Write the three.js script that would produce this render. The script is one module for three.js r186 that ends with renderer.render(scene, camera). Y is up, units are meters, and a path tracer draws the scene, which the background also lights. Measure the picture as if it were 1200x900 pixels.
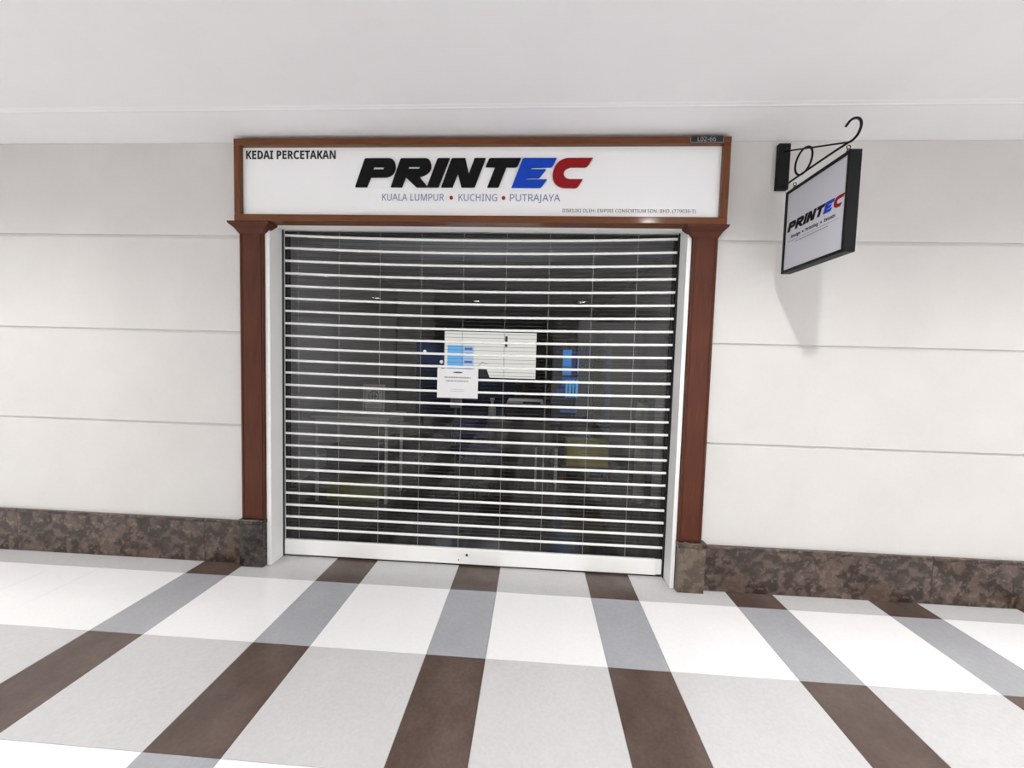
import * as THREE from 'three';
import { RoundedBoxGeometry } from 'three/addons/geometries/RoundedBoxGeometry.js';
import { mergeGeometries } from 'three/addons/utils/BufferGeometryUtils.js';
import { FontLoader } from 'three/addons/loaders/FontLoader.js';
import { TextGeometry } from 'three/addons/geometries/TextGeometry.js';
import { RectAreaLightUniformsLib } from 'three/addons/lights/RectAreaLightUniformsLib.js';

// ---------------------------------------------------------------- camera, exposure
RectAreaLightUniformsLib.init();
const scene = new THREE.Scene();
scene.background = new THREE.Color(0x050505);
const F = 447.28, YAW = 0.0552, PITCH = -0.0536, ROLL = 0.0281, CAM = new THREE.Vector3(0, 1.4651, 2.5376);
const camera = new THREE.PerspectiveCamera(2 * Math.atan(450 / F) * 180 / Math.PI, 4 / 3, 0.05, 60);
camera.position.copy(CAM);
camera.rotation.order = 'YXZ';
camera.rotation.set(PITCH, YAW, ROLL);
camera.updateMatrixWorld(true);
scene.add(camera);
const renderer = new THREE.WebGLRenderer({ antialias: true });
renderer.toneMapping = THREE.LinearToneMapping;
renderer.toneMappingExposure = 1.4;
renderer.shadowMap.enabled = true;

// the corridor's lamps: recessed downlights in the ceiling (fixtures built further down)
const LIGHT_COLOR = new THREE.Color(1.0, 0.99, 0.985);
const DOWN_POWER = 9.0, REAR_POWER = 12.5, SHOP_LIGHT = [0.45, 1.05];
const DOWNLIGHTS = [];
for (const z of [1.55, 3.75, 5.95]) for (const x of [-6.12, -3.72, -1.32, 1.08, 3.48, 5.88]) if (z > 2 || x !== -1.32) DOWNLIGHTS.push([x, z]);

// ---------------------------------------------------------------- helpers
const rng = (s => () => { s |= 0; s = s + 0x6D2B79F5 | 0; let t = Math.imul(s ^ s >>> 15, 1 | s); t = t + Math.imul(t ^ t >>> 7, 61 | t) ^ t; return ((t ^ t >>> 14) >>> 0) / 4294967296; })(20471);
const rnd = (a, b) => a + (b - a) * rng();
const used = {};
function numbered(n) { const k = used[n] = (used[n] ?? -1) + 1; return k ? `${n}_${String(k).padStart(3, '0')}` : n; }
function finish(o) { o.traverse(c => { if (c.isMesh) { c.castShadow = true; c.receiveShadow = true; } }); return o; }
function tag(o, label, category, group, kind) { o.userData.label = label; o.userData.category = category; if (group) o.userData.group = group; if (kind) o.userData.kind = kind; return o; }
function thing(name, label, category, pos = [0, 0, 0], turn = 0, group) {
  const o = new THREE.Group(); o.name = numbered(name); o.position.set(...pos); o.rotation.y = turn; scene.add(o);
  return tag(o, label, category, group);
}
function structure(name, label, pos = [0, 0, 0]) {
  const o = new THREE.Group(); o.name = name; o.position.set(...pos); scene.add(o);
  o.userData.kind = 'structure'; o.userData.label = label; o.userData.category = name.split('_')[0]; return o;
}
function part(name, geo, mat, parent, pos, label) {
  const m = new THREE.Mesh(geo, mat); m.name = name; m.castShadow = m.receiveShadow = true; if (pos) m.position.set(...pos);
  if (label) m.userData.label = label; parent.add(m); return m;
}
// uv in metres, taken along the face each triangle points to
function metric(g, ox = 0, oy = 0) {
  const q = g.index ? g.toNonIndexed() : g, p = q.attributes.position, n = q.attributes.normal, uv = new Float32Array(p.count * 2);
  for (let i = 0; i < p.count; i++) {
    const ax = Math.abs(n.getX(i)), ay = Math.abs(n.getY(i)), az = Math.abs(n.getZ(i)); let u, v;
    if (az >= ax && az >= ay) { u = p.getX(i); v = p.getY(i); } else if (ay >= ax) { u = p.getX(i); v = p.getZ(i); } else { u = p.getZ(i); v = p.getY(i); }
    uv[2 * i] = u + ox; uv[2 * i + 1] = v + oy;
  }
  q.setAttribute('uv', new THREE.BufferAttribute(uv, 2)); return q;
}
// box from corner to corner (x0..x1, y0..y1, z0..z1), with a small rounding if r is given
function box(x0, x1, y0, y1, z0, z1, r = 0, ox = 0, oy = 0) {
  const g = r ? new RoundedBoxGeometry(x1 - x0, y1 - y0, z1 - z0, 2, r) : new THREE.BoxGeometry(x1 - x0, y1 - y0, z1 - z0);
  g.translate((x0 + x1) / 2, (y0 + y1) / 2, (z0 + z1) / 2); return metric(g, ox, oy);
}
function tube(points, r, seg = 32, rad = 8, closed = false) {
  return new THREE.TubeGeometry(new THREE.CatmullRomCurve3(points.map(p => new THREE.Vector3(...p)), closed), seg, r, rad, closed);
}
function rod(a, b, r, rad = 10) {
  const A = new THREE.Vector3(...a), B = new THREE.Vector3(...b), d = B.clone().sub(A), g = new THREE.CylinderGeometry(r, r, d.length(), rad);
  g.applyQuaternion(new THREE.Quaternion().setFromUnitVectors(new THREE.Vector3(0, 1, 0), d.normalize()));
  g.translate(...A.add(B).multiplyScalar(0.5).toArray()); return g;
}
function merge(list) { return mergeGeometries(list.map(g => { const q = g.index ? g.toNonIndexed() : g; for (const k of Object.keys(q.attributes)) if (!['position', 'normal', 'uv'].includes(k)) q.deleteAttribute(k); return q; })); }
// pixel (1200 x 900) -> point on the plane z = const
const rayM = camera.matrixWorld;
function onZ(px, py, z) {
  const d = new THREE.Vector3((px - 600) / F, -(py - 450) / F, -1).transformDirection(rayM); return CAM.clone().addScaledVector(d, (z - CAM.z) / d.z);
}

// ---------------------------------------------------------------- procedural textures
function lattice(n, seed) { let s = seed; const a = new Float32Array(n * n); for (let i = 0; i < a.length; i++) { s = (Math.imul(s, 1664525) + 1013904223) >>> 0; a[i] = s / 4294967296; } return a; }
const LAT = lattice(256, 991);
function vnoise(x, y, per) {
  const xi = Math.floor(x), yi = Math.floor(y), fx = x - xi, fy = y - yi, w = v => ((v % per) + per) % per;
  const h = (a, b) => LAT[(w(a) * 37 + w(b) * 101 + (w(a) * w(b)) * 7) & 65535 % 65536];
  const sx = fx * fx * (3 - 2 * fx), sy = fy * fy * (3 - 2 * fy);
  return (h(xi, yi) * (1 - sx) + h(xi + 1, yi) * sx) * (1 - sy) + (h(xi, yi + 1) * (1 - sx) + h(xi + 1, yi + 1) * sx) * sy;
}
function fbm(x, y, per, oct = 4) { let s = 0, a = 0.5, n = 0; for (let o = 0; o < oct; o++) { s += a * vnoise(x, y, per); n += a; x *= 2; y *= 2; per *= 2; a *= 0.5; } return s / n; }
function tex(n, metres, fn, srgb = true) {
  const d = new Uint8Array(n * n * 4);
  for (let j = 0; j < n; j++) for (let i = 0; i < n; i++) {
    const c = fn(i / n, j / n), k = 4 * (j * n + i);
    d[k] = Math.max(0, Math.min(255, c[0])); d[k + 1] = Math.max(0, Math.min(255, c[1])); d[k + 2] = Math.max(0, Math.min(255, c[2])); d[k + 3] = 255;
  }
  const t = new THREE.DataTexture(d, n, n); t.wrapS = t.wrapT = THREE.RepeatWrapping; t.magFilter = THREE.LinearFilter; t.minFilter = THREE.LinearMipmapLinearFilter; t.generateMipmaps = true;
  t.repeat.set(1 / metres, 1 / metres); if (srgb) t.colorSpace = THREE.SRGBColorSpace; t.needsUpdate = true; return t;
}
const mix = (a, b, t) => a.map((v, i) => v + (b[i] - v) * t);
const ss = (a, b, x) => { const t = Math.max(0, Math.min(1, (x - a) / (b - a))); return t * t * (3 - 2 * t); };
// painted plaster: a fine roller texture
const plasterBump = tex(256, 0.35, (u, v) => { const g = 255 * (0.6 * fbm(u * 40, v * 40, 40, 3) + 0.4 * fbm(u * 12, v * 12, 12, 2)); return [g, g, g]; }, false);
const plasterTone = (c, amp) => tex(256, 1.7, (u, v) => { const g = (fbm(u * 6, v * 6, 6, 5) - 0.5) * amp; return [c[0] + g, c[1] + g, c[2] + g]; });
const tileTone = (c, amp, speck, metres = 0.9) => tex(512, metres, (u, v) => {
  const g = (fbm(u * 5, v * 5, 5, 6) - 0.5) * amp + (fbm(u * 90, v * 90, 90, 2) - 0.5) * speck; return [c[0] + g, c[1] + g, c[2] + g];
});
const marbleTone = (dark, mid, light) => tex(512, 0.9, (u, v) => {
  const wx = fbm(u * 14 + 3.1, v * 14, 14, 4), wy = fbm(u * 14, v * 14 + 1.7, 14, 4);
  const a = fbm(u * 18 + wx * 1.6, v * 18 + wy * 1.6, 18, 5), b = fbm(u * 44 + wy * 2, v * 44 - wx * 2, 44, 4);
  const vein = 1 - ss(0, 0.055, Math.abs(fbm(u * 14 + wy * 2, v * 14 + wx * 2, 14, 4) - 0.5));
  let c = mix(dark, mid, ss(0.34, 0.66, a)); c = mix(c, light, ss(0.56, 0.8, b) * 0.55); return mix(c, light, vein * 0.35 * ss(0.4, 0.6, a));
});
const woodTone = (c0, c1, along) => tex(512, 0.5, (u, v) => {   // grain runs along u (or v)
  const s = along === 'u' ? [u, v] : [v, u];
  const g = fbm(s[0] * 3, s[1] * 60 + 2.5 * fbm(s[0] * 4, s[1] * 6, 4, 3), 60, 4), k = fbm(s[0] * 2, s[1] * 10, 10, 3); return mix(c0, c1, 0.65 * g + 0.35 * k);
});

const std = o => new THREE.MeshStandardMaterial(o), phy = o => new THREE.MeshPhysicalMaterial(o);
const M = {
  wall: std({ map: plasterTone([208, 206, 203], 8), roughness: 0.75, bumpMap: plasterBump, bumpScale: 0.0006 }),
  ceiling: std({ map: plasterTone([242, 241, 242], 4), roughness: 0.9 }),
  frameWhite: phy({ color: 0xf6f6f4, roughness: 0.42 }),
  rail: phy({ color: 0xf4f4f1, roughness: 0.35 }),
  link: phy({ color: 0x9a9a96, roughness: 0.35, metalness: 0.2 }),
  rib: phy({ color: 0x3a3a38, roughness: 0.4 }),
  panel: phy({ color: 0xdadad8, roughness: 0, transmission: 1, thickness: 0, ior: 1.4 }),
  slot: std({ color: 0x1c1c1c, roughness: 0.7 }),
  woodH: phy({ map: woodTone([78, 41, 17], [130, 76, 36], 'u'), roughness: 0.4, specularIntensity: 0.4, clearcoat: 0.35, clearcoatRoughness: 0.13 }),
  woodV: phy({ map: woodTone([78, 41, 17], [130, 76, 36], 'v'), roughness: 0.4, specularIntensity: 0.4, clearcoat: 0.35, clearcoatRoughness: 0.13 }),
  shaft: phy({ map: woodTone([68, 33, 21], [98, 53, 36], 'v'), roughness: 0.45, specularIntensity: 0.35, clearcoat: 0.08, clearcoatRoughness: 0.25 }),
  marble: phy({ map: marbleTone([48, 37, 31], [86, 71, 62], [124, 107, 96]), roughness: 0.26 }),
  marbleTan: phy({ map: marbleTone([76, 65, 55], [102, 89, 76], [130, 116, 100]), roughness: 0.3 }),
  marbleBlack: phy({ map: marbleTone([30, 26, 23], [62, 54, 48], [96, 86, 78]), roughness: 0.26 }),
  tileWhite: phy({ map: tileTone([226, 225, 225], 4, 5), roughness: 0.2 }),
  tileGrey: phy({ map: tileTone([188, 187, 187], 6, 8), roughness: 0.24 }),
  tileSteel: phy({ map: tileTone([156, 157, 161], 12, 8), roughness: 0.24 }),
  tileBrown: phy({ map: tileTone([82, 68, 61], 34, 9), roughness: 0.26 }),
  grout: std({ color: 0xb4b1ad, roughness: 0.9 }),
  signFace: phy({ color: 0xf3f3f4, roughness: 0.22 }),
  black: phy({ color: 0x040404, roughness: 0.6, specularIntensity: 0.4 }),
  iron: phy({ color: 0x060608, roughness: 0.5, specularIntensity: 0.5 }),
  blue: phy({ color: 0x0540b8, roughness: 0.5, specularIntensity: 0.5 }),
  red: phy({ color: 0x8e0813, roughness: 0.5, specularIntensity: 0.5 }),
  ink: std({ color: 0x17171a, roughness: 0.6 }),
  bladeFace: phy({ color: 0xc9cad2, roughness: 0.3 }),
  inkBlue: std({ color: 0x6e789e, roughness: 0.6 }),
  inkGrey: std({ color: 0x5e5e66, roughness: 0.6 }),
  shopFloor: phy({ map: tileTone([58, 48, 43], 14, 8), roughness: 0.18 }),
};

// ---------------------------------------------------------------- floor: plaid of polished tiles
const X0 = -2.293, ZR = 0.172, ROW = 0.556;
const floor = structure('floor', 'polished floor of white, grey and brown tiles laid as a plaid');
part('screed', box(-9, 9, -0.12, -0.004, -0.3, 9), M.grout, floor);
{
  const J = 0.0009;
  const rest = { w: [], g: [], s: [], b: [] };
  const kinds = { w: M.tileWhite, g: M.tileGrey, s: M.tileSteel, b: M.tileBrown };
  for (let r = -1; r < 16; r++) {
    const za = r < 0 ? -0.2 : ZR + ROW * r, zb = ZR + ROW * (r + 1);
    for (let c = -8; c < 13; c++) for (const wide of [0, 1]) {
      let xa = X0 + 0.9 * c + (wide ? 0.3 : 0), xb = xa + (wide ? 0.6 : 0.3);
      xa = Math.max(xa, -9); xb = Math.min(xb, 9); if (xb - xa < 0.02) continue;
      const light = r % 2 === 0, pale = wide || c < 0, k = light ? (pale ? 'w' : 's') : (pale ? 'g' : 'b');
      const g = box(xa + J, xb - J, -0.012, 0, za + J, zb - J, 0, rnd(0, 5), rnd(0, 5));
      if (c >= -3 && c < 6 && r < 4) part('tile', g, kinds[k], floor); else rest[k].push(g);
    }
  }
  for (const k of 'wgsb') { const m = part('tile_field', merge(rest[k]), kinds[k], floor); m.userData.kind = 'stuff'; }
}

// ---------------------------------------------------------------- ceiling
const ceiling = structure('ceiling', 'flat white plaster ceiling with a moulded border strip along the wall');
part('plasterboard', box(-9, 9, 2.897, 3.1, 0.34, 9), M.ceiling, ceiling);
part('border_strip', box(-9, 9, 2.894, 3.1, -0.2, 0.318), M.ceiling, ceiling);
{ // two small steps between the strip and the field
  const s = new THREE.Shape(); s.moveTo(0.318, 2.894); s.quadraticCurveTo(0.327, 2.8895, 0.336, 2.8945); s.lineTo(0.346, 2.895); s.quadraticCurveTo(0.355, 2.8952, 0.36, 2.897); s.lineTo(0.358, 3.0); s.lineTo(0.318, 3.0);
  const g = new THREE.ExtrudeGeometry(s, { depth: 18, bevelEnabled: false, curveSegments: 8 });
  g.rotateY(-Math.PI / 2); g.translate(9, 0, 0);
  part('moulding', metric(g), M.ceiling, ceiling);
}

// ---------------------------------------------------------------- shop-front wall
const front = structure('wall_front', 'white plaster wall with horizontal grooves around the shop front');
const GY = [0.9766, 1.6243, 2.2744], GAP = 0.0085, WTOP = 2.894;
part('backing', box(-9, -1.835, 0, WTOP, -0.2, -0.011), M.wall, front);
part('backing', box(0.978, 9, 0, WTOP, -0.2, -0.011), M.wall, front);
part('backing', box(-1.835, 0.978, 2.385, WTOP, -0.2, -0.011), M.wall, front);
{
  const ys = [0, ...GY, WTOP + GAP];
  for (const [xa, xb] of [[-9, -1.835], [0.978, 9]]) for (let i = 0; i < 4; i++)
    part('panel', box(xa, xb, ys[i] + (i ? GAP : 0), ys[i + 1] - GAP, -0.02, 0, 0.004), M.wall, front);
  part('panel', box(-1.835, 0.978, 2.385, WTOP, -0.02, 0, 0.004), M.wall, front);
}
// marble skirting, slab by slab, each with a bevelled cap
function skirting(name, label, joints, mat) {
  const s = structure(name, label);
  for (let i = 0; i + 1 < joints.length; i++) {
    const [a, b] = [joints[i] + 0.0006, joints[i + 1] - 0.0006], o = rnd(0, 3);
    const sl = part('marble_slab', box(a, b, 0.001, 0.287, 0.001, 0.02, 0.0015, o, o * 2), mat, s);
    part('cap', box(a, b, 0.287, 0.309, 0.001, 0.026, 0.006, o + 1, o), mat, sl);
  }
}
skirting('baseboard_left', 'dark brown marble skirting on the wall left of the shop front', [-9, -6.58, -5.15, -3.72, -2.29, -2.004], M.marble);
skirting('baseboard_right', 'mottled brown marble skirting on the wall under the hanging sign', [1.151, 2.58, 4.01, 5.44, 9], M.marble);

// white lining of the opening
const lining = structure('trim_1', 'white painted lining around the shutter opening');
part('jamb', box(-1.834, -1.802, 0, 2.362, -0.2, 0.017, 0.003), M.frameWhite, lining);
part('jamb', box(0.95, 0.977, 0, 2.362, -0.2, 0.012, 0.003), M.frameWhite, lining);
part('head', box(-1.834, 0.977, 2.362, 2.384, -0.2, 0.017, 0.002), M.frameWhite, lining);

// ---------------------------------------------------------------- pilasters
function pilaster(label, xa, xb, capA, capB, plA, plB, plinthMat, plinthLabel) {
  const xc = (xa + xb) / 2, w = xb - xa, t = thing('pilaster', label, 'pilaster', [xc, 0, 0.001]);
  const sh = part('shaft', box(-w / 2, w / 2, 0.335, 2.31, 0, 0.034, 0.004, xa), M.shaft, t);
  part('fillet', merge([box(-w / 2 + 0.012, -w / 2 + 0.018, 0.34, 2.3, 0.033, 0.038, 0.002), box(w / 2 - 0.018, w / 2 - 0.012, 0.34, 2.3, 0.033, 0.038, 0.002)]), M.shaft, sh);
  // flared capital: a prism that widens towards the sign box
  const prof = [[0, 0], [0.004, 0.006], [0.022, 0.03], [0.05, 0.052], [0.054, 0.058], [0.054, 0.066]];   // outward, upward
  const pos = [], idx = [], y0 = 2.284;
  for (const [o, u] of prof) {
    const k = o / 0.054, l = -w / 2 + (capA - xa) * k, r = w / 2 + (capB - xb) * k, z = 0.036 + 0.054 * k;
    pos.push(l, y0 + u, 0, l, y0 + u, z, r, y0 + u, z, r, y0 + u, 0);
  }
  for (let i = 0; i + 1 < prof.length; i++) for (let j = 0; j < 3; j++) { const a = 4 * i + j, b = a + 1, c = a + 4, d = a + 5; idx.push(a, b, c, b, d, c); }
  const e = 4 * (prof.length - 1); idx.push(e, e + 1, e + 2, e, e + 2, e + 3); idx.push(0, 2, 1, 0, 3, 2);
  let g = new THREE.BufferGeometry(); g.setAttribute('position', new THREE.Float32BufferAttribute(pos, 3)); g.setIndex(idx); g = g.toNonIndexed(); g.computeVertexNormals();
  part('capital', metric(g), M.shaft, t);
  const pl = part('plinth', box(plA - xc, plB - xc, 0.001, 0.302, 0, 0.058, 0.003, xa), plinthMat, t, null, plinthLabel);
  part('plinth_cap', box(plA - xc - 0.006, plB - xc + 0.006, 0.302, 0.336, 0, 0.064, 0.008, xa + 0.4), plinthMat === M.marbleTan ? M.marble : plinthMat, pl);
}
pilaster('brown wooden pilaster standing on a blackish marble plinth', -2.0, -1.835, -2.04, -1.755, -2.003, -1.835, M.marbleBlack, 'blackish marble plinth');
pilaster('reddish brown wooden pilaster standing on a tan marble plinth', 0.979, 1.13, 0.915, 1.168, 0.979, 1.15, M.marbleTan, 'tan marble plinth');

// ---------------------------------------------------------------- sign box over the opening
const fonts = new FontLoader();
const bold = await fonts.loadAsync('fonts/droid/droid_sans_bold.typeface.json');
const regular = await fonts.loadAsync('fonts/droid/droid_sans_regular.typeface.json');
// flat lettering fitted into x0..x1 with cap height h, base line y, on a plane z
function lettering(text, font, x0, x1, y, h, depth) {
  const g = new TextGeometry(text, { font, size: 1, depth: 1, curveSegments: 4, bevelEnabled: false }); g.computeBoundingBox();
  const b = g.boundingBox, q = new TextGeometry('H', { font, size: 1, depth: 1 }); q.computeBoundingBox();
  const sx = (x1 - x0) / (b.max.x - b.min.x), sy = h / q.boundingBox.max.y;
  g.translate(-b.min.x, 0, 0); g.scale(sx, sy, depth); g.translate(x0, y, 0); return g;
}
const SGN = { x0: -1.99, x1: 1.152, y0: 2.351, y1: 2.871, zf: 0.09, zp: 0.058 };
const sign = thing('shop_sign', 'long white sign box in a brown wooden frame above the shutter', 'sign', [0, 0, 0.001]);
{
  const { x0, x1, y0, y1, zf, zp } = SGN, t = 0.042, s = 0.042;
  part('face_panel', box(x0 + 0.02, x1 - 0.02, y0 + 0.02, y1 - 0.02, 0, zp), M.signFace, sign);
  part('frame_rail', box(x0, x1, y1 - t, y1, 0, zf, 0.004), M.woodH, sign);
  part('frame_rail', box(x0, x1, y0, y0 + t, 0, zf, 0.004, 0.3), M.woodH, sign);
  part('frame_stile', box(x0, x0 + s, y0 + t, y1 - t, 0, zf - 0.001, 0.004), M.woodV, sign);
  part('frame_stile', box(x1 - s, x1, y0 + t, y1 - t, 0, zf - 0.001, 0.004), M.woodV, sign);
}
// the seven heavy slanted letters, drawn in units of letter height (origin at foot of the first letter)
function glyphs() {
  // outlines measured on the letters: [x, y], y down, cap line 95, foot line 365 (eighths of a pixel)
  const P = new THREE.Shape(), R = new THREE.Shape(), I = new THREE.Shape(), N = new THREE.Shape(), T = new THREE.Shape(), E = new THREE.Shape(), C = new THREE.Shape();
  const H = pts => { const p = new THREE.Path(); pts.forEach(([x, y], i) => i ? p.lineTo(x, y) : p.moveTo(x, y)); return p; };
  P.moveTo(52, 365); P.lineTo(140, 108); P.quadraticCurveTo(146, 95, 160, 95); P.lineTo(380, 95); P.quadraticCurveTo(442, 100, 438, 190); P.quadraticCurveTo(425, 262, 345, 272); P.lineTo(200, 274); P.lineTo(162, 365); P.closePath();
  P.holes.push(H([[218, 201], [230, 176], [334, 176], [324, 201]]));
  R.moveTo(396, 365); R.lineTo(484, 108); R.quadraticCurveTo(490, 95, 504, 95); R.lineTo(725, 95); R.quadraticCurveTo(784, 100, 778, 185); R.quadraticCurveTo(765, 245, 668, 268); R.lineTo(738, 350); R.lineTo(738, 365); R.lineTo(640, 365); R.lineTo(538, 272); R.lineTo(500, 365); R.closePath();
  R.holes.push(H([[556, 195], [566, 172], [676, 172], [666, 195]]));
  I.moveTo(742, 365); I.lineTo(835, 108); I.quadraticCurveTo(840, 95, 852, 95); I.lineTo(952, 95); I.lineTo(855, 352); I.quadraticCurveTo(850, 365, 838, 365); I.closePath();
  N.moveTo(878, 365); N.lineTo(968, 108); N.quadraticCurveTo(973, 95, 985, 95); N.lineTo(1100, 95); N.lineTo(1136, 240); N.lineTo(1188, 95); N.lineTo(1290, 95); N.lineTo(1196, 352); N.quadraticCurveTo(1190, 365, 1176, 365); N.lineTo(1068, 365); N.lineTo(1032, 238); N.lineTo(982, 365); N.closePath();
  T.moveTo(1292, 175); T.lineTo(1320, 108); T.quadraticCurveTo(1326, 95, 1340, 95); T.lineTo(1618, 95); T.lineTo(1594, 155); T.quadraticCurveTo(1584, 178, 1560, 178); T.lineTo(1484, 178); T.lineTo(1420, 352); T.quadraticCurveTo(1414, 365, 1400, 365); T.lineTo(1312, 365); T.lineTo(1382, 178); T.closePath();
  E.moveTo(1538, 367); E.lineTo(1632, 108); E.quadraticCurveTo(1638, 95, 1652, 95); E.lineTo(1946, 95); E.lineTo(1916, 160); E.quadraticCurveTo(1906, 178, 1886, 178); E.lineTo(1716, 182); E.lineTo(1708, 200); E.lineTo(1850, 200); E.lineTo(1796, 272); E.quadraticCurveTo(1786, 278, 1776, 278); E.lineTo(1676, 280); E.lineTo(1668, 294); E.lineTo(1862, 292); E.lineTo(1822, 350); E.quadraticCurveTo(1808, 367, 1790, 367); E.closePath();
  C.moveTo(2275, 95); C.lineTo(2242, 152); C.quadraticCurveTo(2226, 178, 2196, 178); C.lineTo(2080, 178); C.quadraticCurveTo(2012, 190, 2016, 245); C.quadraticCurveTo(2022, 285, 2070, 290); C.lineTo(2190, 290); C.lineTo(2158, 345); C.quadraticCurveTo(2142, 369, 2118, 369); C.lineTo(2020, 367); C.quadraticCurveTo(1905, 345, 1915, 235); C.quadraticCurveTo(1935, 110, 2050, 95); C.closePath();
  return [P, R, I, N, T, E, C];
}
function logo(parent, x0, x1, yb, yt, depth, mats, bevel) {
  for (const [i, s] of glyphs().entries()) {
    const k = (x1 - x0) / (2275 - 52), ky = (yt - yb) / 270;
    const g = new THREE.ExtrudeGeometry(s, { depth: 10, bevelEnabled: false, curveSegments: 10 });
    g.translate(-52, -365, 0); g.scale(k, -ky, depth / 10);
    // mirrored once in y: turn the triangles round again
    const q = g.toNonIndexed ? (g.index ? g.toNonIndexed() : g) : g, p = q.attributes.position;
    for (let t = 0; t < p.count; t += 3) for (let c = 0; c < 3; c++) { const a = p.array[3 * (t + 1) + c]; p.array[3 * (t + 1) + c] = p.array[3 * (t + 2) + c]; p.array[3 * (t + 2) + c] = a; }
    q.computeVertexNormals(); q.translate(x0, yb, 0);
    part('letter', q, i < 5 ? mats[0] : mats[i - 4], parent, null, ['black', 'black', 'black', 'black', 'black', 'blue', 'red'][i] + ' raised letter');
  }
}
{
  const g = new THREE.Group(); g.name = 'raised_name'; g.position.z = SGN.zp; sign.add(g);
  logo(g, -1.187, 0.328, 2.577, 2.756, 0.012, [M.black, M.blue, M.red]);
  const z = SGN.zp;
  part('lettering', lettering('KEDAI PERCETAKAN', bold, -1.926, -1.322, 2.757, 0.052, 0.003), M.ink, sign, [0, 0, z], 'black condensed capital lettering');
  const spans = [['KUALA LUMPUR', -1.012, -0.607], ['KUCHING', -0.513, -0.265], ['PUTRAJAYA', -0.183, 0.134]];
  for (const [t, a, b] of spans) part('lettering', lettering(t, regular, a, b, 2.495, 0.043, 0.0015), M.inkBlue, sign, [0, 0, z], 'thin blue-grey lettering');
  for (const x of [-0.56, -0.224]) { const d = new THREE.CylinderGeometry(0.0115, 0.0115, 0.004, 20); d.rotateX(Math.PI / 2); part('dot', d, M.red, sign, [x, 2.514, z + 0.002], 'dark red dot'); }
  part('lettering', lettering('DIMILIKI OLEH: EMPIRE CONSORTIUM SDN. BHD. (779035-T)', regular, 0.152, 0.972, 2.428, 0.021, 0.0015), M.inkGrey, sign, [0, 0, z], 'very small grey lettering');
  const pl = part('unit_plate', box(0.906, 1.102, 2.832, 2.871, 0, 0.004), phy({ color: 0x14161f, roughness: 0.35 }), sign, [0, 0, SGN.zf], 'small black unit number plate');
  part('plate_border', merge([box(0.908, 1.1, 2.8325, 2.835, 0.004, 0.005), box(0.906, 0.909, 2.8325, 2.87, 0.004, 0.005), box(1.099, 1.102, 2.8325, 2.87, 0.004, 0.005)]), std({ color: 0x8d8f92, roughness: 0.5 }), pl);
  part('unit_number', lettering('L02-66', regular, 0.948, 1.056, 2.84, 0.024, 0.001), std({ color: 0xa4a6ac, roughness: 0.5 }), pl, [0, 0, 0.004]);
}

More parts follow.
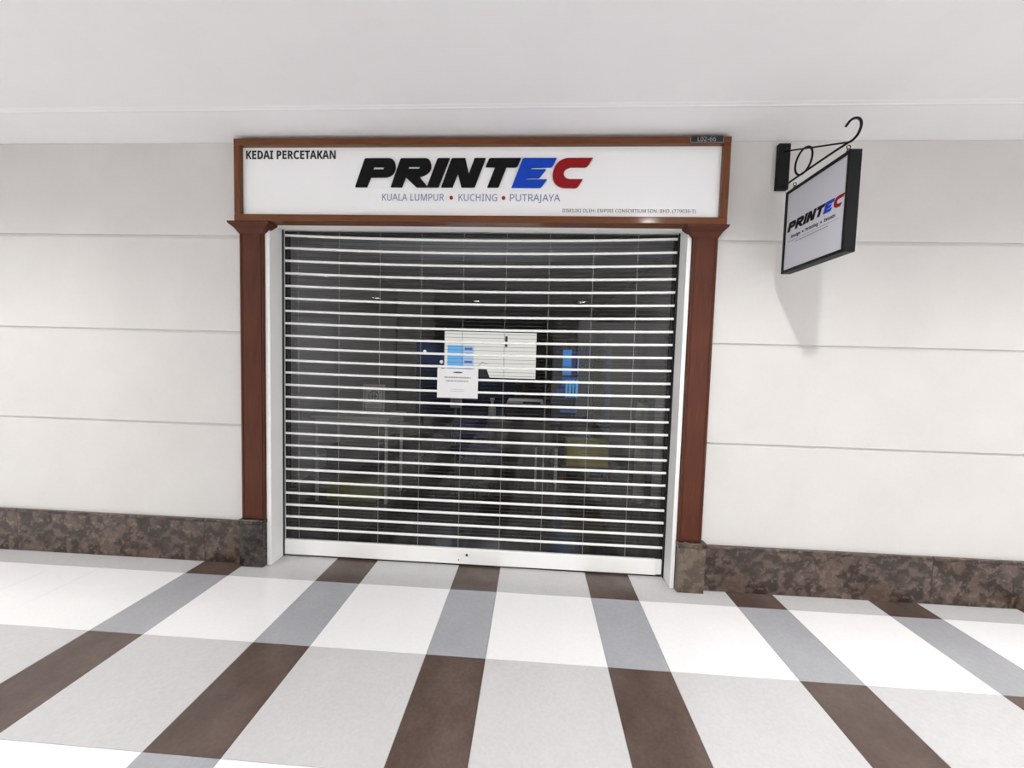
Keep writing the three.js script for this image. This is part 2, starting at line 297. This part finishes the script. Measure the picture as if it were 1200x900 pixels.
// ---------------------------------------------------------------- roller shutter
const SZ = -0.13, SX0 = -1.802, SX1 = 0.95, RAILS = 25, RY0 = 0.205, RSTEP = 0.0885;
const shutter = thing('roller_shutter', 'closed roller shutter of white rails with clear panels between them', 'shutter', [(SX0 + SX1) / 2, 0, SZ]);
{
  const xc = (SX0 + SX1) / 2, half = (SX1 - SX0) / 2, sagAt = y => 0.024 * (y / 2.33) ** 1.2, bow = (x, y) => -sagAt(y) * (1 - (x / half) ** 2);
  const JX = []; for (let k = -3; k <= 5; k++) JX.push(-0.803 + 0.2972 * k - xc);
  // one rail: a rounded bar swept along x, hanging slightly in the middle
  const sect = []; for (let i = 0; i < 12; i++) { const a = i / 12 * Math.PI * 2; sect.push([0.0085 * Math.sign(Math.sin(a)) * Math.abs(Math.sin(a)) ** 0.6, 0.008 * Math.sign(Math.cos(a)) * Math.abs(Math.cos(a)) ** 0.6]); }
  function railGeo(y0, xa, xb, sec, n = 16) {
    const pos = [], idx = [], m = sec.length;
    for (let i = 0; i <= n; i++) { const x = xa + (xb - xa) * i / n; for (const [dy, dz] of sec) pos.push(x, y0 + bow(x, y0) + dy, dz); }
    for (let i = 0; i < n; i++) for (let j = 0; j < m; j++) { const a = i * m + j, b = i * m + (j + 1) % m, c = a + m, d = b + m; idx.push(a, b, c, b, d, c); }
    const g = new THREE.BufferGeometry(); g.setAttribute('position', new THREE.Float32BufferAttribute(pos, 3)); g.setIndex(idx); g.computeVertexNormals(); return metric(g);
  }
  const thin = [[0.0011, -0.001], [0.0011, 0.001], [-0.0011, 0.001], [-0.0011, -0.001]];
  const edges = [-half + 0.022, ...JX, half - 0.022];
  for (let i = 0; i <= RAILS; i++) {
    const y = RY0 + RSTEP * i, ya = i ? y - RSTEP + 0.008 : 0.122, yb = y - 0.008;
    if (i < RAILS) part('rail', railGeo(y, -half + 0.012, half - 0.012, sect), M.rail, shutter);
    for (let k = 0; k + 1 < edges.length; k++) {
      const a = edges[k] + 0.0015, b = edges[k + 1] - 0.0015, m = (a + b) / 2;
      const g = new THREE.PlaneGeometry(b - a, yb - ya); g.rotateZ(0);
      const p = part('panel', g, M.panel, shutter, [m, (ya + yb) / 2 + bow(m, y), 0]);
      p.rotation.z = (bow(b, y) - bow(a, y)) / (b - a); p.rotation.x = rnd(-0.003, 0.003); p.rotation.y = rnd(-0.003, 0.003);
    }
    if (i < RAILS) for (const q of [0.36, 0.66]) part('rib', railGeo(y + RSTEP * q, -half + 0.022, half - 0.022, thin, 8), M.rib, shutter);
  }
  for (const x of JX) part('link_strip', box(x - 0.0017, x + 0.0017, 0.12, RY0 + RSTEP * RAILS, -0.006, -0.0035), M.link, shutter);
  const bar = part('bottom_bar', box(-half + 0.006, half - 0.05, 0.012, 0.123, -0.014, 0.014, 0.004), M.rail, shutter);
  part('bar_end', box(half - 0.05, half - 0.012, 0.016, 0.12, -0.012, 0.011, 0.003), M.frameWhite, bar);
  part('seal', box(-half + 0.008, half - 0.014, 0.001, 0.012, -0.008, 0.008), M.slot, bar);
  for (const [px, py, r] of [[547, 650.5, 0.009], [537.5, 656, 0.0045]]) {
    const w = onZ(px, py, SZ + 0.014), d = new THREE.CylinderGeometry(r, r, 0.003, 20); d.rotateX(Math.PI / 2); part('lock_cylinder', d, M.slot, bar, [w.x - xc, w.y, 0.0145]);
  }
  for (const s of [-1, 1]) part('guide_channel', merge([box(s * half - (s > 0 ? 0.022 : -0.001), s * half + (s > 0 ? -0.001 : 0.022), 0, 2.361, -0.045, -0.013), box(s * half - (s > 0 ? 0.009 : -0.001), s * half + (s > 0 ? -0.001 : 0.009), 0.001, 2.361, 0.012, 0.02)]), M.slot, shutter);
  part('roll_housing', box(-half + 0.001, half - 0.001, 2.342, 2.361, -0.06, -0.02), M.slot, shutter);
}
// paper notice taped on the shutter
function canvasTex(w, h, draw) {
  const c = document.createElement('canvas'); c.width = w; c.height = h; draw(c.getContext('2d'), w, h);
  const t = new THREE.CanvasTexture(c); t.colorSpace = THREE.SRGBColorSpace; t.magFilter = THREE.LinearFilter; return t;
}
function words(x, cx, y, width, h, gap) {   // a line of print too small to read: a row of short strokes
  let p = cx - width / 2; while (p < cx + width / 2) { const w = rnd(2, 9) * h / 5; x.fillRect(p, y, Math.min(w, cx + width / 2 - p), h); p += w + gap; }
}
{
  const n = thing('paper_notice', 'white printed paper notice taped to the shutter rails', 'notice', [-0.5305, 1.211, -0.117]);
  const t = canvasTex(512, 360, (x, w, h) => {
    x.fillStyle = '#e6e5e6'; x.fillRect(0, 0, w, h);
    x.fillStyle = '#4c4c4e'; x.beginPath(); x.ellipse(258, 44, 62, 9, 0, 0, 7); x.fill();
    x.fillStyle = '#8d8d90'; words(x, 256, 98, 330, 17, 5); words(x, 250, 142, 280, 15, 5);
    x.fillStyle = '#a4a4a8'; words(x, 256, 250, 170, 6, 4); words(x, 256, 272, 170, 6, 4);
  });
  const g = new THREE.BoxGeometry(0.289, 0.206, 0.0012); g.translate(0, 0.103, 0);
  const sheet = part('sheet', g, std({ map: t, roughness: 0.7 }), n);
  for (const [x, y] of [[-0.13, 0.2], [0.13, 0.2]]) part('tape', box(x - 0.012, x + 0.012, y - 0.012, y + 0.012, 0.0007, 0.0011), phy({ color: 0xe8e8e2, roughness: 0.2 }), sheet);
}

// ---------------------------------------------------------------- hanging sign on the right
{
  const b = thing('sign_bracket', 'black iron wall bracket with ring and curled hook end', 'bracket', [1.5, 2.586, 0.001]);
  const y0 = 2.586;
  part('wall_plate', box(-0.035, 0.035, 0, 0.276, 0, 0.03, 0.003), M.iron, b);
  const hook = [[0, 0.014, 0.03], [0, 0.012, 0.2], [0, 0.008, 0.4], [0, 0.003, 0.519], [0, 0.0, 0.552], [0, 0.012, 0.58], [0, 0.04, 0.594], [0, 0.068, 0.589], [0, 0.095, 0.563], [0, 0.105, 0.528], [0, 0.092, 0.5]];
  part('arm', tube(hook, 0.0058, 80, 10), M.iron, b, null, 'straight arm ending in a curled hook');
  part('brace', rod([0, 0.227, 0.03], [0, 0.006, 0.519], 0.0042), M.iron, b);
  const ring = new THREE.TorusGeometry(0.07, 0.0055, 10, 40); ring.rotateY(Math.PI / 2); part('ring', ring, M.iron, b, [0, 0.079, 0.206]);
  const s = thing('hanging_sign', 'white hanging blade sign in a black frame under the bracket', 'sign', [1.5025, 2.05, 0.106]);
  const W = 0.47, H = 0.482, T = 0.055, f = 0.017;
  part('frame_rail', box(-T / 2, T / 2, H - f, H, 0, W, 0.002), M.iron, s);
  part('frame_rail', box(-T / 2, T / 2, 0, f, 0, W, 0.002), M.iron, s);
  part('frame_stile', box(-T / 2, T / 2, f, H - f, 0, f, 0.002), M.iron, s);
  part('frame_stile', box(-T / 2, T / 2, f, H - f, W - f, W, 0.002), M.iron, s);
  part('face_panel', box(-T / 2 + 0.006, T / 2 - 0.006, f - 0.003, H - f + 0.003, f - 0.003, W - f + 0.003), M.bladeFace, s);
  for (const z of [0.034, 0.42]) {
    const r = new THREE.TorusGeometry(0.0125, 0.0024, 8, 20); r.rotateY(Math.PI / 2); part('hanging_loop', r, M.iron, s, [0, H + 0.012, z]);
    const r2 = new THREE.TorusGeometry(0.009, 0.002, 8, 20); part('eye_hook', r2, M.iron, s, [0, H + 0.034, z]);
  }
  // print on both faces; local x of the print runs towards the corridor on the left-hand face
  for (const side of [-1, 1]) {
    const p = new THREE.Group(); p.name = 'print'; p.position.set(side * (T / 2 - 0.006), 0, side < 0 ? f : W - f); p.rotation.y = side < 0 ? -Math.PI / 2 : Math.PI / 2; s.add(p);
    logo(p, 0.012, 0.432, 0.235, 0.29, 0.0012, [M.black, M.blue, M.red]);
    for (const [w, a, b] of [['Design', 0.05, 0.125], ['Printing', 0.17, 0.262], ['Events', 0.305, 0.378]]) part('lettering', lettering(w, bold, a, b, 0.193, 0.017, 0.001), M.ink, p);
    for (const x of [0.148, 0.284]) { const d = new THREE.CylinderGeometry(0.005, 0.005, 0.002, 14); d.rotateX(Math.PI / 2); part('dot', d, M.ink, p, [x, 0.2, 0.001]); }
    part('rule', box(0.02, 0.41, 0.1775, 0.1785, 0, 0.001), M.inkGrey, p);
    const t = canvasTex(512, 32, (x, w, h) => { x.fillStyle = '#c9cad2'; x.fillRect(0, 0, w, h); x.fillStyle = '#77777c'; words(x, 256, 10, 490, 12, 6); });
    const q = new THREE.PlaneGeometry(0.258, 0.013); part('small_print', q, std({ map: t, roughness: 0.5 }), p, [0.21, 0.163, 0.001]);
  }
}

// ---------------------------------------------------------------- shop interior
const SB = -7.8, SL = -2.75, SR = 1.62;
for (const [n, l, x0, x1, y0, y1, z0, z1, mt] of [
  ['wall_partition', 'plain partition inside the closed shop behind the white table', SL, -2.0, 0, 2.9, -5.1, -5.0, M.wall],
  ['wall_inner_left', 'plain side wall inside the unlit shop', SL - 0.12, SL, 0, 2.9, SB, -0.2, M.wall],
  ['wall_inner_right', 'plain side wall inside the closed shop behind the paper rolls', SR, SR + 0.12, 0, 2.9, SB, -0.2, M.wall],
  ['wall_inner_back', 'plain back wall of the closed shop', SL - 0.12, SR + 0.12, 0, 2.9, SB - 0.12, SB]]) { const s = structure(n, l); part('surface', box(x0, x1, y0, y1, z0, z1), mt ?? M.wall, s); }
{ const s = structure('ceiling_inner', 'white ceiling of the closed shop'); part('surface', box(SL, SR, 2.9, 3.0, SB, -0.2), M.ceiling, s); }
{ const s = structure('floor_inner', 'dark brown glossy floor of the closed shop'); part('surface', box(SL, SR, -0.1, -0.0005, SB, -0.301), M.shopFloor, s); part('threshold', box(SL, SR, -0.1, -0.0005, -0.3, -0.201), M.shopFloor, s); }

const whiteMetal = phy({ color: 0xdededc, roughness: 0.4 }), greyPlastic = phy({ color: 0x5c5c5a, roughness: 0.5 }), darkPlastic = phy({ color: 0x1b1c20, roughness: 0.45 });
{ // white display table with a framed card on it
  const t = thing('display_table', 'white display table with slim legs inside the shop', 'table', [-1.82, 0, -1.42]);
  part('table_top', box(-0.4, 0.4, 0.86, 0.89, -0.26, 0.26, 0.004), whiteMetal, t);
  part('apron', box(-0.36, 0.36, 0.8, 0.86, -0.235, 0.235), whiteMetal, t);
  for (const x of [-0.36, 0.36]) for (const z of [-0.22, 0.22]) part('leg', box(x - 0.013, x + 0.013, 0, 0.86, z - 0.013, z + 0.013, 0.003), whiteMetal, t);
  part('lower_shelf', box(-0.36, 0.33, 0.3, 0.32, -0.2, 0.2), darkPlastic, t);
  const c = thing('card_stand', 'pale printed card on a stand upon the white table', 'card', [-1.69, 0.891, -1.42]);
  const m = canvasTex(256, 330, (x, w, h) => {
    x.fillStyle = '#d6d4d2'; x.fillRect(0, 0, w, h); x.strokeStyle = '#8b8886'; x.lineWidth = 8; x.strokeRect(26, 26, w - 52, h - 52);
    x.strokeStyle = '#44413f'; x.lineWidth = 10; x.beginPath(); x.arc(128, 135, 58, 0, 7); x.stroke(); x.fillStyle = '#55514f'; x.fillRect(104, 92, 12, 90); x.fillRect(138, 92, 12, 90); x.fillRect(90, 130, 78, 10);
    x.fillStyle = '#8b8886'; words(x, 128, 230, 150, 8, 4); words(x, 128, 250, 150, 8, 4); words(x, 128, 270, 120, 8, 4);
  });
  const g = new THREE.BoxGeometry(0.24, 0.31, 0.006); g.translate(0, 0.157, 0); const cd = part('card', g, std({ map: m, roughness: 0.5 }), c); cd.rotation.x = -0.06;
  part('foot', box(-0.1, 0.1, 0, 0.008, -0.06, 0.02, 0.002), whiteMetal, c);
  const k = thing('carton', 'yellow-green carton on the floor under the white table', 'carton', [-1.8, 0, -1.4]);
  const yg = std({ map: plasterTone([148, 148, 58], 16), roughness: 0.8 });
  part('body', box(-0.3, 0.22, 0, 0.2, -0.16, 0.16, 0.004), yg, k); part('flap', box(-0.3, -0.042, 0.2, 0.204, -0.16, 0.16), yg, k); part('flap', box(-0.038, 0.22, 0.2, 0.204, -0.16, 0.16), yg, k);
  const d = thing('storage_crate', 'black storage crate on the lower shelf of the table', 'crate', [-1.88, 0.321, -1.42]);
  part('body', box(-0.24, 0.24, 0, 0.22, -0.16, 0.16, 0.01), darkPlastic, d); part('rim', box(-0.25, 0.25, 0.2, 0.225, -0.17, 0.17, 0.006), darkPlastic, d);
}
function glow(w, h, draw, power) { const t = canvasTex(w, h, draw); return std({ color: 0x000000, roughness: 0.3, emissive: 0xffffff, emissiveMap: t, emissiveIntensity: power }); }
{ // dark blue backdrop, lit board, kiosk
  const b = thing('backdrop_panel', 'dark blue free-standing backdrop behind the lit board', 'backdrop', [-1.0, 0, -3.2]);
  part('panel', box(-0.78, 0.72, 0.62, 1.78, -0.02, 0.02), std({ map: tileTone([26, 52, 96], 40, 10, 1.4), roughness: 0.5 }), b);
  for (const x of [-0.7, 0.64]) { const f = part('post', box(x - 0.02, x + 0.02, 0.02, 1.8, -0.05, -0.021), greyPlastic, b); part('foot', box(x - 0.03, x + 0.03, 0, 0.02, -0.2, 0.2), greyPlastic, f); }
  const l = thing('lit_board', 'glowing white display board with a blue picture in one corner', 'display', [-0.64, 0, -3.0]);
  const W = 1.34, H = 0.66, Y = 1.25;
  part('casing', box(-W / 2 - 0.015, W / 2 + 0.015, Y - 0.015, Y + H + 0.015, -0.06, -0.004, 0.004), darkPlastic, l);
  const g = new THREE.PlaneGeometry(W, H);
  part('screen', g, glow(640, 320, (x, w, h) => {
    x.fillStyle = '#e2e1de'; x.fillRect(0, 0, w, h);
    x.fillStyle = '#6fb2ee'; x.fillRect(22, 98, 112, 222); x.fillStyle = '#a9c6ea'; x.fillRect(134, 98, 74, 222);
    x.fillStyle = '#4f6ea6'; for (const y of [112, 150, 205, 250]) x.fillRect(142, y, 54, 16);
    x.fillStyle = '#2c2c2e'; x.fillRect(424, 26, 16, 74);
    x.fillStyle = '#26272c'; x.beginPath(); x.moveTo(215, 320); x.lineTo(238, 262); x.lineTo(300, 262); x.lineTo(322, 320); x.fill();
    x.strokeStyle = '#9b9996'; x.lineWidth = 5; x.beginPath(); x.moveTo(230, 250); x.lineTo(268, 212); x.lineTo(300, 224); x.stroke();
  }, 0.95), l, [0, Y + H / 2, -0.003], 'glowing screen');
  for (const x of [-0.5, 0.5]) { const p = part('post', box(x - 0.02, x + 0.02, 0.02, Y, -0.05, -0.02), greyPlastic, l); part('foot', box(x - 0.04, x + 0.04, 0, 0.02, -0.2, 0.16), greyPlastic, p); }
  const a = new THREE.RectAreaLight(0xe8f0ff, 0.8, W, H); a.position.set(0, Y + H / 2, 0.004); a.rotation.y = Math.PI; l.add(a);
  const k = thing('kiosk', 'dark upright kiosk with a glowing blue screen', 'kiosk', [0.56, 0, -3.0]);
  part('body', box(-0.3, 0.32, 0.05, 1.84, -0.12, -0.004, 0.01), phy({ color: 0x0d1020, roughness: 0.3 }), k); part('base', box(-0.36, 0.38, 0, 0.05, -0.3, 0.2, 0.01), darkPlastic, k);
  part('screen', new THREE.PlaneGeometry(0.56, 1.1), glow(256, 512, (x, w, h) => {
    x.fillStyle = '#0b1226'; x.fillRect(0, 0, w, h);
    x.fillStyle = '#3d93e8'; x.fillRect(58, 40, 58, 170); x.fillStyle = '#245fae'; x.fillRect(58, 86, 58, 10); x.fillRect(58, 150, 58, 10);
    x.fillStyle = '#14335e'; x.fillRect(120, 50, 44, 150); x.fillStyle = '#9bb4c8'; x.fillRect(156, 80, 6, 110);
    x.fillStyle = '#1d54a4'; x.fillRect(56, 226, 108, 60); x.fillStyle = '#59b0f2'; for (let i = 0; i < 4; i++) x.fillRect(82 + 22 * i, 240, 15, 120);
    x.fillStyle = '#1c3c74'; x.fillRect(20, 300, 60, 40); x.fillStyle = '#35598c'; x.fillRect(50, 440, 110, 22);
  }, 0.6), k, [0.01, 1.22, -0.003], 'glowing blue screen');
  const a2 = new THREE.RectAreaLight(0x5c9cff, 0.15, 0.56, 1.1); a2.position.set(0.01, 1.22, 0.004); a2.rotation.y = Math.PI; k.add(a2);
}
{ // small lamps and a card on the backdrop
  for (const [px, py, k] of [[498, 412, 'upper outer'], [517.5, 424, 'lower inner']]) {
    const w = onZ(px, py, -3.15), c = thing('clip_lamp', `tiny bright clip lamp at the ${k} edge of the backdrop`, 'lamp', [w.x, w.y, -3.179], 0, 'clip lamps on the backdrop');
    part('clip', box(-0.012, 0.012, -0.05, -0.01, 0, 0.02, 0.003), darkPlastic, c); part('bulb', new THREE.SphereGeometry(0.026, 16, 12), std({ color: 0x000000, emissive: 0xf4f6ff, emissiveIntensity: 0.75 }), c, [0, 0, 0.04]);
    const l = new THREE.PointLight(0xf4f6ff, 0.03, 0, 2); l.position.set(0, 0, 0.075); c.add(l);
  }
  const a = onZ(528, 463, -2.7), b = onZ(541, 478, -2.7), n = thing('price_card', 'small white card on a post before the dark blue backdrop', 'card', [(a.x + b.x) / 2, 0, -2.7]), w = (b.x - a.x) / 2;
  const t = canvasTex(96, 128, (x, W, H) => { x.fillStyle = '#d9dbe6'; x.fillRect(0, 0, W, H); x.fillStyle = '#8287a4'; for (let i = 0; i < 5; i++) words(x, 48, 20 + 20 * i, 74, 8, 5); });
  const g = new THREE.BoxGeometry(2 * w, a.y - b.y, 0.006); g.translate(0, (a.y + b.y) / 2, 0); part('card', g, std({ map: t, roughness: 0.5 }), n);
  part('post', rod([0, 0.015, -0.012], [0, b.y + 0.05, -0.012], 0.009), whiteMetal, n); const f = new THREE.CylinderGeometry(0.11, 0.12, 0.015, 24); part('base', f, greyPlastic, n, [0, 0.0075, -0.012]);
}
{ // desk with printer, blue chair
  const t = thing('office_desk', 'grey office desk carrying the printer', 'desk', [-0.2, 0, -2.45]);
  part('desk_top', box(-0.5, 0.55, 0.71, 0.74, -0.3, 0.3, 0.004), greyPlastic, t);
  part('modesty_panel', box(-0.44, 0.49, 0.3, 0.71, -0.26, -0.24), greyPlastic, t);
  for (const x of [-0.46, 0.51]) for (const z of [-0.26, 0.26]) part('leg', box(x - 0.02, x + 0.02, 0, 0.71, z - 0.02, z + 0.02), greyPlastic, t);
  const p = thing('desktop_printer', 'dark printer with a white lid on the grey desk', 'printer', [-0.1, 0.741, -2.4]);
  part('body', box(-0.24, 0.24, 0, 0.22, -0.18, 0.18, 0.012), darkPlastic, p); part('lid', box(-0.22, 0.24, 0.22, 0.258, -0.17, 0.18, 0.008), phy({ color: 0xf2f2f0, roughness: 0.35 }), p, null, 'white lid'); part('slot', box(-0.02, 0.2, 0.228, 0.25, 0.178, 0.182), M.slot, p); part('paper_tray', box(-0.15, 0.15, 0.05, 0.06, 0.18, 0.3, 0.003), greyPlastic, p);
  const d = thing('tape_dispenser', 'small white bottle-shaped dispenser beside the printer', 'dispenser', [-0.52, 0.741, -2.36]);
  const lp = [[0, 0], [0.045, 0], [0.05, 0.02], [0.05, 0.14], [0.03, 0.18], [0.018, 0.2], [0.018, 0.24], [0.03, 0.245], [0.03, 0.27], [0, 0.27]].map(v => new THREE.Vector2(...v));
  part('bottle', new THREE.LatheGeometry(lp.slice(0, 7), 24), whiteMetal, d); part('pump', new THREE.LatheGeometry(lp.slice(6), 20), whiteMetal, d);
  const c = thing('office_chair', 'dark blue office chair on a five-armed base', 'chair', [-0.62, 0, -1.72], 0.5);
  const nv = std({ color: 0x1c1f5c, roughness: 0.85 });
  part('seat', box(-0.24, 0.24, 0.42, 0.5, -0.23, 0.23, 0.03), nv, c); const br = part('backrest', box(-0.22, 0.22, 0.55, 0.84, -0.26, -0.2, 0.028), nv, c); part('back_bar', box(-0.03, 0.03, 0.4, 0.6, -0.28, -0.262), darkPlastic, br);
  part('column', rod([0, 0.1, 0], [0, 0.42, 0], 0.025), greyPlastic, c);
  for (let i = 0; i < 5; i++) { const a = i * Math.PI * 0.4, e = [0.28 * Math.cos(a), 0.07, 0.28 * Math.sin(a)], l = part('base_arm', rod([0, 0.11, 0], e, 0.016), greyPlastic, c); const w = new THREE.CylinderGeometry(0.032, 0.032, 0.03, 16); w.rotateX(Math.PI / 2); part('castor', w, darkPlastic, l, [e[0], 0.032, e[2]]); }
}
{ // bench with a yellow box, pole, cabinet and paper rolls on the right
  const t = thing('low_bench', 'low brown wooden bench under the yellow box', 'bench', [0.66, 0, -2.05]);
  part('seat', box(-0.3, 0.3, 0.25, 0.285, -0.18, 0.18, 0.004), M.woodH, t); for (const x of [-0.26, 0.26]) for (const z of [-0.14, 0.14]) part('leg', box(x - 0.02, x + 0.02, 0, 0.25, z - 0.02, z + 0.02), M.woodV, t);
  const y = thing('yellow_box', 'olive yellow box standing on the low bench', 'box', [0.66, 0.286, -2.05]); const ym = std({ map: plasterTone([196, 178, 50], 12), roughness: 0.7 });
  part('body', box(-0.24, 0.24, 0, 0.27, -0.15, 0.15, 0.004), ym, y); part('lid', box(-0.245, 0.245, 0.22, 0.285, -0.155, 0.155, 0.004), ym, y);
  const p = thing('pole_stand', 'slim grey pole stand behind the yellow box', 'stand', [0.74, 0, -2.35]);
  part('pole', rod([0, 0.02, 0], [0, 1.24, 0], 0.016), greyPlastic, p); const bs = new THREE.CylinderGeometry(0.15, 0.16, 0.02, 28); part('base', bs, greyPlastic, p, [0, 0.01, 0]); part('finial', new THREE.SphereGeometry(0.024, 16, 10), whiteMetal, p, [0, 1.25, 0]);
  const s = thing('side_table', 'small white side table with slim legs by the bench', 'table', [0.18, 0, -2.0]);
  part('table_top', box(-0.14, 0.14, 0.5, 0.52, -0.14, 0.14, 0.004), greyPlastic, s); for (const x of [-0.12, 0.12]) for (const z of [-0.12, 0.12]) part('leg', box(x - 0.011, x + 0.011, 0, 0.5, z - 0.011, z + 0.011), whiteMetal, s);
  const c = thing('steel_cabinet', 'grey two-door steel cabinet at the side wall', 'cabinet', [1.29, 0, -2.5]); const gm = phy({ color: 0x7d7a77, roughness: 0.45 });
  part('body', box(-0.32, 0.32, 0.03, 1.9, -0.2, 0.2, 0.004), gm, c);
  for (const q of [-1, 1]) { const d = part('door', box(q < 0 ? -0.315 : 0.003, q < 0 ? -0.003 : 0.315, 0.05, 1.88, 0.2, 0.216, 0.003), gm, c); part('handle', box(q * 0.04 - 0.008, q * 0.04 + 0.008, 0.92, 1.06, 0.216, 0.234, 0.003), darkPlastic, d); }
  part('kick', box(-0.3, 0.3, 0, 0.03, -0.18, 0.18), darkPlastic, c);
  const rc = [['cream', 0xbcb6a8], ['white', 0xc8c8c6], ['beige', 0xa89c88]];
  [[1.18, -1.62, 0.06, 1.08], [1.34, -1.52, 0.055, 1.15], [1.47, -1.35, 0.05, 1.0]].forEach(([x, z, r, h], i) => {
    const o = thing('paper_roll', `tall ${rc[i][0]} roll of print paper standing at the side wall`, 'paper roll', [x, 0, z], 0, 'paper rolls at the side wall');
    const g = new THREE.LatheGeometry([[r * 0.4, 0], [r, 0], [r, h], [r * 0.4, h]].map(v => new THREE.Vector2(...v)), 28); part('paper', g, std({ color: rc[i][1], roughness: 0.7 }), o);
    const k = new THREE.CylinderGeometry(r * 0.4, r * 0.4, h + 0.02, 20); part('core', k, std({ color: 0x6d5a44, roughness: 0.9 }), o, [0, h / 2 + 0.01, 0]);
  });
}

// ---------------------------------------------------------------- the rest of the corridor (mirrored by the shutter panels)
const shopGlow = std({ color: 0x000000, roughness: 0.4, emissive: LIGHT_COLOR, emissiveIntensity: 0.5 });
{
  const l = structure('wall_left', 'white end wall of the corridor'); part('surface', box(-9.2, -9, 0, 2.9, 0, 9), M.wall, l);
  const r = structure('wall_right', 'white end wall of the corridor past the hanging sign'); part('surface', box(9, 9.2, 0, 2.9, 0, 9), M.wall, r);
  const b = structure('wall_back', 'white wall with an unlit shop between two lit ones across the corridor');
  for (const [x0, x1, y0, y1] of [[-9, -8.4, 0, 2.9], [-3.6, -3.0, 0, 2.9], [0.5, 1.1, 0, 2.9], [6.3, 9, 0, 2.9], [-8.4, -3.6, 2.55, 2.9], [1.1, 6.3, 2.55, 2.9], [-3.0, 0.5, 2.6, 2.9], [-8.4, -3.6, 0, 0.12], [1.1, 6.3, 0, 0.12]]) part('surface', box(x0, x1, y0, y1, 7, 7.2), M.wall, b);
  // two brightly lit shop windows opposite
  for (const [n, x0, x1] of [[1, -8.4, -3.6], [2, 1.1, 6.3]]) {
    const w = structure(`window_${n}`, n === 1 ? 'lit shop window across the corridor from the marble skirting' : 'lit shop window across the corridor from the hanging sign');
    part('pane', box(x0, x1, 0.12, 2.55, 7.05, 7.1), shopGlow, w);
    for (let i = 0; i <= 3; i++) { const x = x0 + (x1 - x0) * i / 3; part('mullion', box(x - 0.03, x + 0.03, 0.12, 2.55, 7.0, 7.049), M.slot, w); }
    const a = new THREE.RectAreaLight(LIGHT_COLOR, SHOP_LIGHT[n - 1], x1 - x0, 2.43); a.position.set((x0 + x1) / 2, 1.335, 6.99); w.add(a);
  }
  // the unlit shop straight across: a plain room behind an open front
  part('unlit_room', merge([box(-3.2, 0.7, 0, 2.9, 11.8, 12), box(-3.2, -3.0, 0, 2.9, 7.2, 11.8), box(0.5, 0.7, 0, 2.9, 7.2, 11.8), box(-3.2, 0.7, 2.9, 3.0, 7.2, 12)]), M.wall, b);
  part('unlit_room_floor', box(-3.0, 0.5, -0.1, -0.0005, 9.0, 11.8), M.shopFloor, b);
}
const lampGlow = std({ color: 0x000000, emissive: LIGHT_COLOR, emissiveIntensity: 22 });
for (const [x, z] of DOWNLIGHTS) {
  const d = thing('downlight', 'round recessed ceiling downlight in the corridor', 'ceiling light', [x, 2.896, z], 0, 'downlights in the corridor ceiling');
  const ring = new THREE.LatheGeometry([[0.082, 0], [0.1, 0], [0.1, -0.004], [0.096, -0.008], [0.084, -0.008], [0.082, 0]].map(v => new THREE.Vector2(...v)), 32); part('trim_ring', ring, M.frameWhite, d);
  const disc = new THREE.CylinderGeometry(0.081, 0.081, 0.004, 28); part('diffuser', disc, lampGlow, d, [0, -0.003, 0]);
  const s = new THREE.SpotLight(LIGHT_COLOR, z < 2 ? DOWN_POWER : REAR_POWER, 0, z < 2 ? 1.38 : 1.2, 1, 2); s.position.set(0, -0.03, 0); s.target.position.set(0, -3, 0); s.castShadow = true; s.shadow.radius = 2.2; d.add(s); d.add(s.target); s.target.name = 'aim';
}
finish(scene);
renderer.render(scene, camera);
